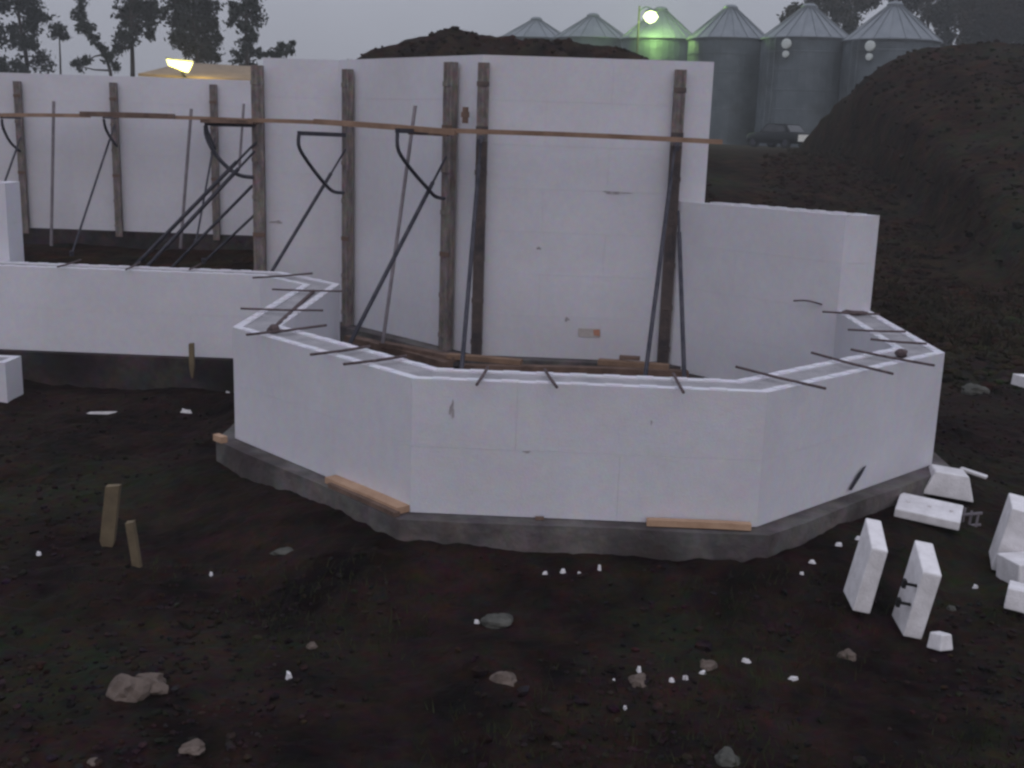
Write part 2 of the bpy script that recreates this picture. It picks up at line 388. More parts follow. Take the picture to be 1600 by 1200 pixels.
# run right-to-left with the normal pointing away from the camera: use mirrored segments (P1 -> P0) with negative thickness
def foam_wall_back(label, pts, z0, courses, plug_a, plug_b, **kw):
    """pts run left to right along the visible face; body lies on the +n (far) side"""
    segs = []
    for i in range(len(pts)-1):
        def turn(k):
            if k <= 0 or k >= len(pts)-1: return 0
            a = Vector(pts[k])-Vector(pts[k-1]); b = Vector(pts[k+1])-Vector(pts[k])
            return math.tan(math.atan2(a.x*b.y-a.y*b.x, a.dot(b))/2)
        segs.append((pts[i], pts[i+1], turn(i), turn(i+1), plug_a and i == 0, plug_b and i == len(pts)-2))
    return foam_wall(label, segs, z0, courses, **kw)
foam_wall_back('tall white foam wall seven courses high with braces against it', [V3, V2, V1, a0], z0, 7, True, True, nubs=False, ch=.4075)
footing('concrete footing under the tall braced foam wall', [(V2, V1, 0, t8), (V1, a0, t8, 0)], -.44, z0-.004, .16, .1)
foam_wall('tall white return wall running back behind the braced corner', [((-3.17, 18.79), (-3.17, 12.985), 0, 0, False, True)], z0, 7, nubs=False, ch=.4075)
foam_wall('long white foam wall far behind on the left, dark earth at its foot', [((-14, 18.8), (-3.175, 18.8), 0, 0, False, False)], .385, 6, nubs=False, ch=.415)
footing('dark earth-stained footing under the far left foam wall', [((-14, 18.8), (-3.3, 18.8), 0, 0)], -.3, .38, .08, .1, CONCD)
foam_wall('short white foam wall section standing at the left frame edge, above the low wall', [((-8.6, 11.0), (-5.29, 11.0), 0, 0, False, True)], 0, 4, nubs=False, ch=.393)
XFE = (-4.789, 9.750, -0.125); FE = (XFE[0], 9.75)
foam_wall('white foam wall end at the far left below the low wall', [((-8.6, 9.75), FE, 0, 0, False, True)], -.36, 1, nubs=False, ch=.43)

# ------------------------------------------------------------------ bits of wood on footings
def board(name, label, cat, a, b, w_, h_, m, group=None, up=(0,0,1)):
    mb = MB(); a = Vector(a); b = Vector(b); n = 5; d = (b-a)
    L = d.length; ax_ = d.normalized(); x = ax_.cross(Vector(up)).normalized(); y = x.cross(ax_)
    rings = []
    for i in range(n+1):
        t = i/n; p = a+d*t+y*(.004*math.sin(3.1*t)*L)+x*.002*math.sin(5*t)
        rings.append([p-x*w_/2-y*h_/2, p+x*w_/2-y*h_/2, p+x*w_/2+y*h_/2, p-x*w_/2+y*h_/2])
    for r_ in rings: mb.v += r_
    for i in range(n):
        for k in range(4): mb.f.append((i*4+k, i*4+(k+1)%4, (i+1)*4+(k+1)%4, (i+1)*4+k))
    mb.f += [(0,1,2,3), (n*4+3, n*4+2, n*4+1, n*4)]
    return tag(mb.build(name, m), label, cat, group)
board('plank', 'long pale plank lying on the footing ledge at the front left of the bay', 'plank', (-1.335,6.92,.022), (-.80,6.375,.022), .09, .04, PLANK)
board('plank', 'dark plank under the pale plank at the front left of the bay', 'plank', (-1.32,6.83,.012), (-.83,6.315,.012), .04, .028, PLANKD)
board('plank', 'orange-brown plank lying on the footing ledge at the front right of the bay', 'plank', (.63,6.350,.022), (1.235,6.345,.022), .05, .038, PLANK)
board('wood_block', 'small orange wood scrap at the left corner of the bay footing', 'wood scrap', (-2.33,7.80,.02), (-2.25,7.72,.02), .05, .045, PLANK)
board('wood_scrap', 'tiny wood chip on the footing ledge in the middle of the bay front', 'wood scrap', (-.02,6.37,.008), (.03,6.375,.008), .02, .018, PLANKD)
# planks inside the bay at the foot of the tall wall
board('plank', 'brown plank at the foot of the tall wall under the left bay brace', 'plank', (-1.634, 11.198, 0.090), (-0.830, 10.599, 0.090), .11, .05, PLANKD)
board('plank', 'tan plank at the foot of the tall wall between the two middle posts', 'plank', (-0.926, 10.637, 0.110), (-0.218, 10.467, 0.110), .10, .045, PLANKI)
board('plank', 'tan plank at the foot of the tall wall beside the right post', 'plank', (0.510, 10.690, 0.100), (1.166, 10.545, 0.100), .10, .05, PLANKI)
board('plank', 'long dark plank lying inside the bay below the tall wall', 'plank', (-2.063, 11.692, 0.050), (-0.913, 10.505, 0.050), .12, .06, PLANKD)
board('plank', 'dark wet plank behind the bay front between the posts', 'plank', (-0.784, 10.411, 0.050), (1.347, 10.524, 0.050), .10, .06, PLANKD)
board('wood_scrap', 'dark offcut lying on the tan plank beside the right post', 'wood scrap', (0.709, 10.698, 0.150), (0.902, 10.674, 0.150), .08, .03, PLANKD)
# stakes
def stake(label, a, hpx, w_, lean, wing=.03):
    x, y, z = a; mb = MB(); w2 = w_/2; h = hpx
    lx = lean
    mb.hexa([(x-w2*.3,y-.005,z-.08),(x+w2*.3,y-.005,z-.08),(x+w2*.3,y+.02,z-.08),(x-w2*.3,y+.02,z-.08),
             (x-w2,y-.012,z+.02),(x+w2,y-.012,z+.02),(x+w2,y+.026,z+.02),(x-w2,y+.026,z+.02)])
    mb.hexa([(x-w2,y-.012,z+.021),(x+w2,y-.012,z+.021),(x+w2,y+.026,z+.021),(x-w2,y+.026,z+.021),
             (x-w2+lx,y-.012,z+h-.012),(x+w2+lx,y-.012,z+h),(x+w2+lx,y+.026,z+h),(x-w2+lx,y+.026,z+h-.006)])
    return tag(mb.build('stake', STAKE), label, 'stake')
stake('wide pale wooden stake standing in the soil at left, the farther of two', (-2.592, 6.407, -0.285), .375, .085, .05)
stake('narrow pale wooden stake standing in the soil at left, the nearer of two', (-2.270, 6.014, -0.285), .295, .045, -.03)
stake('short brown stake standing against the low wall left of the bay', (-3.337, 10.450, -0.085), .26, .045, 0)

# ------------------------------------------------------------------ rebars on the wall tops
def rebar(label, pts, r=.0085, group='steel bars lying across the wall tops'):
    mb = MB(); mb.tube(pts, r, 6); return tag(mb.build('rebar', RUST), label, 'steel bar', group)
ZT = .838
for lab, a, b in [
 ('steel bar crossing the bay wall top at the front right bend', (1.189, 6.990, 0.838), (1.618, 6.451, 0.838)),
 ('steel bar crossing the middle of the right front bay wall', (1.784, 7.574, 0.838), (2.148, 6.960, 0.838)),
 ('steel bar beside the lump on the right bay corner', (2.093, 7.753, 0.838), (2.507, 7.286, 0.838)),
 ('short steel bar on the right bay side, next to its corner lump and behind it', (2.345, 8.203, 0.838), (2.717, 8.103, 0.838)),
 ('steel bar across the middle of the right bay side', (2.283, 8.598, 0.838), (2.719, 8.610, 0.838)),
 ('steel bar at the foot of the mid-height wall on the right bay side', (2.292, 9.481, 0.838), (2.761, 9.458, 0.838)),
 ('steel bar where the low left wall bends into the bay', (-2.695, 10.274, 0.838), (-2.246, 10.747, 0.838)),
 ('steel bar at the notch where bay and left wall meet', (-2.351, 9.589, 0.838), (-1.755, 9.631, 0.838)),
 ('steel bar across the middle of the left bay side', (-2.330, 8.511, 0.838), (-1.709, 8.568, 0.838)),
 ('steel bar over the lump on the left bay corner', (-2.000, 7.435, 0.838), (-1.558, 7.923, 0.838)),
 ('steel bar across the left front bay wall, the one nearer its left corner', (-1.447, 6.852, 0.838), (-1.133, 7.197, 0.838)),
 ('steel bar across the left front bay wall, the one nearer the front bend', (-1.196, 6.604, 0.838), (-0.862, 6.929, 0.838)),
 ('short steel bar on the bay front, leaning right, leftmost of three', (-0.375, 6.191, 0.838), (-0.341, 6.675, 0.838)),
 ('short steel bar on the bay front, middle of three', (0.072, 6.206, 0.838), (-0.000, 6.684, 0.838)),
 ('short steel bar on the bay front below the right post', (0.776, 6.203, 0.838), (0.772, 6.718, 0.838)),
 ('steel bar on the low left wall, leftmost of three', (-4.609, 10.528, 0.838), (-4.634, 11.123, 0.838)),
 ('steel bar on the low left wall, middle of three', (-3.958, 10.526, 0.838), (-4.028, 11.093, 0.838)),
 ('steel bar on the low left wall, nearest the bay', (-3.412, 10.696, 0.838), (-3.446, 11.169, 0.838))]:
    a, b = Vector(a), Vector(b); mid = (a+b)/2+Vector((0,0,-.004)); rebar(lab, [a, mid, b], .009)
rebar('thick steel bar lying lengthwise in the left bay side wall', [(-2.023, 9.725, 0.815), (-1.914, 7.790, 0.815)], .017, None)
rebar('bent steel rod sticking out at the back right above the wall top', smooth_path([(2.140, 9.917, 0.860), (2.236, 9.805, 0.880), (2.407, 9.818, 0.840)]), .007, None)
def lump(name, label, cat, p, r, m, sx=1, sy=1, sz=.8, seed=1, sub=2, group=None, rough_=.25):
    bm = bmesh.new(); bmesh.ops.create_icosphere(bm, subdivisions=sub, radius=1)
    me = bpy.data.meshes.new(name)
    for v in bm.verts:
        n = noise.noise(v.co*1.1+Vector((seed*3.3, seed, 0)))+.5*noise.noise(v.co*2.7+Vector((seed, 0, seed*2.2)))-.35*abs(noise.noise(v.co*1.9+Vector((seed, seed, 1))))+.2*noise.noise(v.co*6+Vector((seed, 1, 2)))
        v.co *= 1+rough_*n*1.6; v.co = Vector((v.co.x*sx, v.co.y*sy, max(v.co.z, -.7)*sz))*r
    bm.to_mesh(me); bm.free(); me.materials.append(m)
    me.polygons.foreach_set('use_smooth', [sub < 3]*len(me.polygons))
    o = bpy.data.objects.new(name, me); col.objects.link(o); o.location = p; return tag(o, label, cat, group)
lump('mortar_lump', 'dark lump with wire on the left bay corner top', 'concrete lump', (-1.891, 7.734, 0.830), .05, RUST, 1, 1, .8, 3)
lump('mortar_lump', 'dark lump with wire on the right bay corner top', 'concrete lump', (2.429, 7.724, 0.830), .045, RUST, 1, 1, .8, 5)
lump('mortar_lump', 'dark rubble lying on the wall top at the foot of the mid-height wall', 'concrete lump', (2.577, 9.596, 0.820), .06, RUST, 1.8, .9, .4, 8)
tag(new('tie_strip', [(1.987, 7.094, 0.039), (2.016, 7.122, 0.027), (2.092, 7.195, 0.116), (2.124, 7.226, 0.169), (2.097, 7.200, 0.163), (2.052, 7.157, 0.126)], [(0,1,2,5), (5,2,3,4)], STEEL), 'thin dark strip leaning on the right front bay wall', 'tie strip')

# ------------------------------------------------------------------ braces against the tall walls
def brace(label, base, top_z, wallx, arm=None, legs=None, strut=None, w_=.105, d_=.08, m=WOOD, ms=STEEL, split=None, sr=.02, br=.018):
    """base = centre of post foot, wallx = unit vector along the wall"""
    x, y, z = base; th = math.atan2(wallx[1], wallx[0]); r = thing('wall_brace', label, 'wall brace', (x, y, z), 'braces holding up the tall foam walls', th)
    inv = (Matrix.Translation((x, y, z)) @ Matrix.Rotation(th, 4, 'Z')).inverted()
    H = top_z-z; zs = [0, split-z, H] if split else [0, H]
    for i in range(len(zs)-1):
        mb = MB(); e = 0 if i == 0 else .002
        zz0, zz1 = zs[i]+e, zs[i+1]
        # slotted channel: two flanges and a web
        mb.box((-w_/2, -d_/2, zz0), (-w_/2+.028, d_/2, zz1)); mb.box((w_/2-.028, -d_/2, zz0), (w_/2, d_/2, zz1))
        mb.box((-w_/2+.0285, -d_/2+.006, zz0), (w_/2-.0285, d_/2-.012, zz1))
        mb.build('post', (STEELP if (split and i == 0) else m), r)
    k = .16
    while k < H-.1:
        mb = MB(); mb.box((-w_/2-.006, -d_/2-.004, k), (w_/2+.006, -d_/2+.012, k+.045)); mb.build('tie_plate', (WOOD if int(k*10) % 3 else PLANKD) if not split else STEELP, r); k += .4064
    if arm:
        mb = MB(); mb.beam(inv @ Vector(arm[0]), inv @ Vector(arm[1]), .04, .04); mb.build('bracket_arm', ms, r)
    if legs:
        mb = MB(); mb.tube([inv @ Vector(p) for p in smooth_path(legs)], br, 8); mb.build('bracket_leg', ms, r)
    for s in (strut or []):
        a, b = inv @ Vector(s[0]), inv @ Vector(s[1]); mb = MB(); q = a.lerp(b, .12)
        mb.tube([a, q], sr*.6, 8); mb.tube([q, b], sr, 8); o = mb.build('diagonal_strut', ms, r)
        mb = MB(); mb.tube([b+Vector((0,0,-.02)), b+Vector((0,0,.06))], .035, 8); mb.build('strut_foot', ms, r)
    return r
STEELP = mat('post_dark', (.045, .04, .045), (.12, .09, .08), 6, .7, .3, 50)
dg = (.7071, -.7071)
def P(*a): return a
p545 = (-2.209, 12.429, 1.312); t545 = (-2.186, 12.406, 2.803)
p703 = (-1.006, 11.226, 1.435); t703 = (-1.017, 11.237, 2.843)
p755 = (-0.676, 10.965, 1.464); t755 = (-0.671, 10.965, 2.833)
p1065 = (1.149, 10.965, 1.528); t1065 = (1.150, 10.965, 2.825)
brace('timber-coloured brace post with left-pointing bracket, second from the left corner of the tall wall', (p545[0], p545[1], .02), t545[2], dg,
      ((-2.398, 10.902, 2.137), (-2.095, 11.605, 2.128)), [(-2.399, 10.901, 2.120), (-2.394, 10.906, 1.996), (-2.312, 11.088, 1.809), (-2.213, 11.307, 1.631), (-2.161, 11.439, 1.570), (-2.101, 11.599, 1.558)],
      [((-2.087, 11.633, 1.989), (-3.146, 10.751, 0.000))], sr=.019)
brace('thick brace post at the bend of the tall wall with left-pointing bracket', (p703[0], p703[1], .02), t703[2], dg,
      ((-1.381, 10.219, 2.193), (-1.008, 10.942, 2.188)), [(-1.376, 10.224, 2.177), (-1.365, 10.235, 2.017), (-1.262, 10.438, 1.835), (-1.149, 10.651, 1.680), (-1.090, 10.790, 1.599), (-1.019, 10.931, 1.575)],
      [((-1.010, 10.950, 1.964), (-1.881, 9.613, 0.000))], w_=.125, sr=.02)
brace('brace post with dark lower half standing right of the bend of the tall wall', (p755[0], p755[1], .02), t755[2], (1,0),
      ((-0.678, 10.900, 2.152), (-0.663, 10.300, 2.117)), None, [((-0.676, 10.860, 2.164), (-0.688, 8.971, 0.000))], split=2.12, w_=.105)
brace('brace post near the right end of the tall wall with two struts', (p1065[0], p1065[1], .02), t1065[2], (1,0),
      ((1.151, 10.900, 2.153), (1.090, 10.300, 2.119)), None, [((1.126, 10.860, 2.095), (0.788, 9.001, 0.000)), ((1.198, 10.860, 1.537), (1.187, 9.286, 0.000))], split=2.14, w_=.105)
p403 = (-3.207, 12.560, 1.477); t403 = (-3.193, 12.560, 2.820)
brace('tall brace post on the left corner of the tall wall with crossing dark struts', (p403[0], p403[1], .02), t403[2], (1,0),
      ((-3.773, 12.500, 2.192), (-3.229, 12.500, 2.196)), [(-3.766, 12.500, 2.172), (-3.756, 12.500, 2.051), (-3.669, 12.500, 1.877), (-3.532, 12.500, 1.731), (-3.400, 12.500, 1.653), (-3.253, 12.500, 1.637)],
      [((-3.218, 12.500, 2.014), (-4.998, 12.500, 0.214)), ((-3.213, 12.420, 1.920), (-4.686, 12.300, 0.326))], w_=.125, sr=.022, ms=STEEL, br=.022)
# braces of the return wall: posts stand against its hidden face, struts reach out to the left
for lab, y, a, b, arm in [('brace on the return wall, nearer one, its struts crossing behind the corner post', 14.6, (-3.667, 14.600, 1.583), (-4.944, 14.600, 0.287), ((-4.326, 14.600, 2.173), (-3.552, 14.600, 2.182))),
                     ('brace on the return wall, farther one, its strut low behind the corner post', 16.6, (-4.100, 16.600, 1.103), (-5.082, 16.600, 0.182), ((-4.529, 16.600, 2.187), (-3.900, 16.600, 2.189)))]:
    brace(lab, (-3.235, y, .02), 2.8, (0,1), arm, None, [(a, b)], m=WOOD)
# far wall braces
for lab, x0, xt, yt, yb, arm, leg, st in [
  ('far wall brace post at the left edge of the photo', (-8.694, 18.720, 1.493), (-8.669, 18.720, 2.743), 0, 0, ((-8.596, 17.900, 2.171), (-8.629, 18.600, 2.169)), [(-8.588, 17.900, 2.142), (-8.601, 17.950, 2.006), (-8.669, 18.300, 1.785), (-8.685, 18.650, 1.639)], [((-8.665, 18.660, 1.854), (-8.521, 17.200, 0.625))]),
  ('far wall brace post in the middle of the far wall', (-7.123, 18.720, 1.546), (-7.111, 18.720, 2.771), 0, 0, ((-6.983, 17.900, 2.223), (-7.069, 18.600, 2.219)), [(-6.984, 17.900, 2.194), (-6.980, 17.950, 2.058), (-7.050, 18.300, 1.918), (-7.086, 18.650, 1.773)], [((-7.107, 18.660, 2.107), (-7.258, 17.100, 0.164))]),
  ('far wall brace post half hidden by the corner brace', (-5.497, 18.720, 1.600), (-5.489, 18.720, 2.791), 0, 0, ((-5.381, 17.900, 2.235), (-5.457, 18.600, 2.230)), [(-5.382, 17.900, 2.206), (-5.380, 17.950, 2.071), (-5.427, 18.300, 1.931), (-5.472, 18.650, 1.786)], [((-5.471, 18.660, 1.958), (-5.407, 17.300, 0.386))])]:
    brace(lab, (x0[0], 18.72, .30), xt[2], (1,0), arm, leg, st, w_=.11, sr=.017, br=.022)
def pole(label, a, b, r=.026):
    mb = MB(); a, b = Vector(a), Vector(b)
    mb.tube([a, b], r, 8); o = mb.build('guard_pole', STEELL); tag(o, label, 'pole', 'thin guard poles by the braces'); return o
pole('thin grey pole between the two left posts of the far wall', (-7.928, 18.300, 2.444), (-8.098, 18.300, 0.153))
pole('thin grey pole just left of the corner brackets in front of the far wall', (-5.732, 18.300, 2.396), (-5.974, 18.300, 0.188))
pole('thin grey pole just left of the corner post in front of the far wall', (-4.895, 18.300, 2.501), (-4.985, 18.300, 1.527), .022)
pole('thin grey pole in front of the tall wall between its two bracketed posts', (-1.338, 11.200, 2.429), (-1.605, 11.000, 0.141), .019)

# ------------------------------------------------------------------ guard rail boards
G = 'guard rail boards along the braces'
for lab, a, b, t in [
  ('long rail board across the right part of the tall wall, its end past the wall', (-0.942, 10.350, 2.207), (1.485, 10.350, 2.187), .042),
  ('thick doubled rail board ending at the bend post of the tall wall', (-2.234, 10.900, 2.248), (-0.869, 10.300, 2.193), .05),
  ('light rail board between the corner post and the next bracketed post', (-3.152, 12.050, 2.242), (-1.953, 11.300, 2.236), .040),
  ('rail board from the middle far post to the corner post', (-6.822, 17.900, 2.247), (-4.524, 17.900, 2.244), .055),
  ('thick dark rail board overlapping the middle far post', (-7.261, 17.700, 2.259), (-5.814, 17.700, 2.267), .075),
  ('rail board at the left edge in front of the far wall', (-8.918, 17.900, 2.190), (-7.203, 17.900, 2.235), .055)]:
    board('rail_board', lab, 'rail board', a, b, .09, t, RAILW if 'dark' not in lab else PLANKD, G)
board('walkway_plank', 'dark plank end resting on the bracket at the bend post', 'plank', (-1.334, 10.750, 2.184), (-0.978, 10.750, 2.178), .24, .05, PLANKD)
board('walkway_plank', 'brown plank resting on the bracket at the corner post', 'plank', (-3.771, 12.450, 2.219), (-3.216, 12.450, 2.223), .24, .04, PLANKD)

# ------------------------------------------------------------------ marks and fittings on the foam
def sticker(name, label, cat, c4, m):
    return tag(new(name, c4, [(0,1,2,3)] if len(c4) == 4 else [tuple(range(len(c4)))], m), label, cat)
TAN = mat('stamp_grey', (.42, .38, .36), (.52, .47, .45), 30); RED = mat('stamp_red', (.45, .20, .13), (.50, .26, .18), 30); SMUDGE = mat('smudge', (.26, .235, .25), (.44, .41, .43), 22)
lb = thing('printed_label', 'small printed label with red end low on the tall wall', 'label', (0,0,0))
new('label_field', [(0.309, 11.006, 0.361), (0.528, 11.006, 0.363), (0.532, 11.006, 0.280), (0.319, 11.006, 0.278)], [(0,1,2,3)], TAN, lb)
new('label_stamp', [(0.459, 11.004, 0.354), (0.522, 11.004, 0.356), (0.525, 11.004, 0.293), (0.468, 11.004, 0.297)], [(0,1,2,3)], RED, lb)
def smudge(label, cx, y, cz, wx, wz, k):
    pts = []
    for i in range(14):
        a = i/14*6.283; r = 1+.35*math.sin(3*a+k)+.2*math.sin(5*a+2*k); pts.append((cx+wx*r*math.cos(a), y, cz+wz*r*math.sin(a)))
    return sticker('smudge', label, 'smudge', pts, SMUDGE)
c = (0.609, 11.007, 1.681); smudge('long dark scuff mid-height on the tall wall', c[0], c[1], c[2], .12, .012, 1)
c = (0.199, 11.007, 0.445); smudge('small round scuff low on the tall wall left of the printed label', c[0], c[1], c[2], .022, .018, 2)
c = (-0.102, 11.007, 1.127); smudge('tiny scuff in the middle of the tall wall', c[0], c[1], c[2], .022, .012, 3)
c = (1.108, 11.007, 1.268); smudge('faint scuff on the tall wall beside the right post', c[0], c[1], c[2], .03, .01, 5)
c = (-3.045, 12.662, 1.147); smudge('dark scuff on the tall wall right of its corner post', c[0], c[1], c[2], .07, .014, 4)
c = (-0.528, 6.398, 0.637); smudge('faint brown smear on the left of the bay front', c[0], c[1], c[2], .014, .045, 4)
c = (-0.085, 6.398, 0.402); smudge('tiny scuff on the bay front under its middle bar', c[0], c[1], c[2], .02, .006, 6)
c = (0.628, 6.398, 0.609); smudge('short vertical scuff on the bay front right of centre', c[0], c[1], c[2], .004, .014, 7)
mb = MB(); c = (-0.840, 10.990, 2.353); mb.box((c[0]-.028, 10.985, c[2]-.075), (c[0]+.028, 11.013, c[2]+.075)); mb.box((c[0]-.04, 10.98, c[2]-.02), (c[0]+.04, 10.984, c[2]+.03)); tag(mb.build('wall_bracket', PLANKD), 'small brown bracket on the tall wall between the two middle posts', 'bracket')

# ------------------------------------------------------------------ foam offcuts at right
def offcut(label, loc, dims, rz=0, rx=0, ry=0, ties=0, taper=0, slope=0, notch=False, nubs_=0):
    r = thing('foam_offcut', label, 'foam offcut', loc, 'pieces of cut foam form lying right of the bay', rz); r.rotation_euler = (rx, ry, rz)
    w_, d_, h_ = dims; t = taper
    r.location.z = max(gz(loc[0]+dx_, loc[1]+dy_) for dx_ in (-w_/3, 0, w_/3) for dy_ in (-d_/3, 0, d_/3))-.012 if loc[1] < 12 else loc[2]
    mb = MB(); mb.hexa([(-w_/2,-d_/2,0),(w_/2,-d_/2,0),(w_/2,d_/2,0),(-w_/2,d_/2,0),(-w_/2+t,-d_/2,h_-slope),(w_/2-t,-d_/2,h_-slope),(w_/2-t,d_/2-t,h_),(-w_/2+t,d_/2-t,h_)])
    o = mb.build('foam_block', FOAM2, r)
    bv = o.modifiers.new('bevel', 'BEVEL'); bv.width = .008; bv.segments = 2
    for k in range(nubs_):
        mb = MB(); x = -w_/2+w_*(k+.5)/nubs_; mb.box((x-.012, -.015, h_-.002), (x+.012, .015, h_+.014)); mb.build('interlock_nub', FOAM2, r)
    for k in range(ties):
        mb = MB(); z = h_*(.62-.24*k); mb.box((-w_/2-.06, -d_/2+.02, z-.006), (-w_/2-.001, -d_/2+.035, z+.006)); mb.box((-w_/2-.075, -d_/2+.01, z-.022), (-w_/2-.058, -d_/2+.045, z+.022)); mb.build('plastic_tie', DARKM, r)
    return r
a = (1.726, 5.705, -0.268); offcut('tall narrow white foam panel standing on end, left of the standing pair', (a[0]+.01, a[1]+.13, -.33), (.095, .24, .45), R(-1), R(3), R(9), taper=.004, slope=.08)
a = (1.970, 5.603, -0.285); offcut('tall narrow white foam panel with black ties standing on end, right of the standing pair', (a[0]+.01, a[1]+.12, -.33), (.10, .24, .455), R(-1), R(3), R(9), ties=2, slope=.08)
a = (2.727, 7.739, -0.135); offcut('rounded thick white foam block lying at the right end of the bay wall', (a[0]+.10, a[1]-.02, -.28), (.34, .34, .17), R(-12), R(-5), R(5), taper=.06)
a = (2.534, 6.989, -0.181); offcut('flat white foam slab with plastic web lying right of the bay footing', (a[0], a[1]+.17, -.30), (.40, .32, .06), R(-22), R(4), R(4), ties=0, nubs_=3)
a = (2.089, 5.479, -0.285); offcut('small white foam wedge lying near the standing foam panels', (a[0], a[1]+.03, -.315), (.09, .10, .085), R(25), R(-12), R(4), taper=.012)
a = (2.818, 6.528, -0.285); offcut('upright white foam block at the right frame edge, back of the pile', (a[0]+.03, a[1]+.15, -.31), (.15, .25, .42), R(-15), R(6), R(9))
a = (2.825, 6.380, -0.285); offcut('white foam block lying in front of the upright block at the right edge', (a[0]+.09, a[1]+.02, -.31), (.32, .24, .16), R(10), R(-4), R(-3))
a = (2.694, 5.957, -0.285); offcut('lowest white foam slab at the right frame edge, front of the pile', (a[0]+.07, a[1]+.0, -.31), (.34, .22, .12), R(-25), R(-8), R(4))
a = (3.228, 8.283, -0.187); offcut('thin white foam strip lying behind the flat slab', (a[0], a[1], -.27), (.20, .05, .025), R(-35), 0, R(8))
a = (5.140, 12.155, -0.285); offcut('white foam scrap at the right frame edge beside the spoil bank', (a[0]+.05, a[1], a[2]), (.26, .2, .12), R(20), 0, R(5))
# plastic web of the flat slab
wb = thing('plastic_web', 'grey plastic web piece leaning beside the flat foam slab', 'plastic web', (2.822, 7.202, -0.280))
for i in range(3):
    mb = MB(); mb.beam((-.05+.045*i, 0, 0), (-.03+.045*i, .02, .19-.02*i), .012, .012); mb.build('web_bar', STEELL, wb)
for i in range(2):
    mb = MB(); mb.beam((-.08, .008, .06+.08*i), (.08, .012, .08+.08*i), .012, .014); mb.build('cross_bar', STEELL, wb)
mb = MB(); mb.tube([(3.034, 8.131, -0.100), (3.009, 7.887, -0.290)], .012, 6); tag(mb.build('tie_rod', STEEL), 'dark rod sticking up between the rounded block and the flat slab', 'rod')

# ------------------------------------------------------------------ stones and foam crumbs
for lab, p, r_, sx, sz, s, mm_ in [
 ('largest pale boulder of the left foreground, its left lobe', (-1.806, 4.584, -0.285), .095, 1, .95, 2, ROCK),
 ('pointed pale stone leaning on the large left boulder', (-1.726, 4.652, -0.285), .072, 1.25, .8, 4, ROCK),
 ('grey lumpy stone in the middle foreground, farther one', (-0.185, 5.533, -0.279), .07, 1.3, .7, 5, ROCKG),
 ('pale arched stone in the middle foreground, nearer one', (-0.130, 4.883, -0.285), .055, 1.2, .8, 6, ROCK),
 ('pale stone beside the white foam scraps, left of three', (0.502, 4.972, -0.285), .05, 1, .8, 7, ROCK),
 ('round stone in line with the white foam scraps', (0.853, 5.194, -0.285), .042, 1, .8, 8, ROCK),
 ('brown round stone right of the foam scraps', (1.572, 5.338, -0.285), .05, 1, .85, 9, ROCK),
 ('pale stone right of the bay beyond the foam blocks', (4.523, 11.859, -0.285), .12, 1.1, .75, 12, ROCKG),
 ('stone at the bottom edge left of centre', (-1.378, 4.172, -0.285), .045, 1.3, .6, 13, ROCK),
 ('tiny pale pebble at the left bottom edge', (-1.736, 4.048, -0.283), .028, 1, .8, 14, ROCK),
 ('grey stone at the bottom edge right of centre', (0.831, 4.353, -0.285), .055, .9, .8, 15, ROCKG),
 ('low grey stone in the left soil between stakes and bay', (-1.487, 6.290, -0.222), .05, 1.5, .5, 17, ROCKG),
 ('greenish stone right of the tall standing panels', (2.317, 6.002, -0.285), .028, 1, .8, 18, ROCKG),
 ('small tan stone above the foam crumb at left', (-1.093, 5.177, -0.285), .028, 1, .8, 19, ROCK)]:
    lump('stone', lab, 'stone', (p[0], p[1], gz(p[0], p[1])-r_*.05*sz), r_, mm_, sx, 1, sz, s, 3)
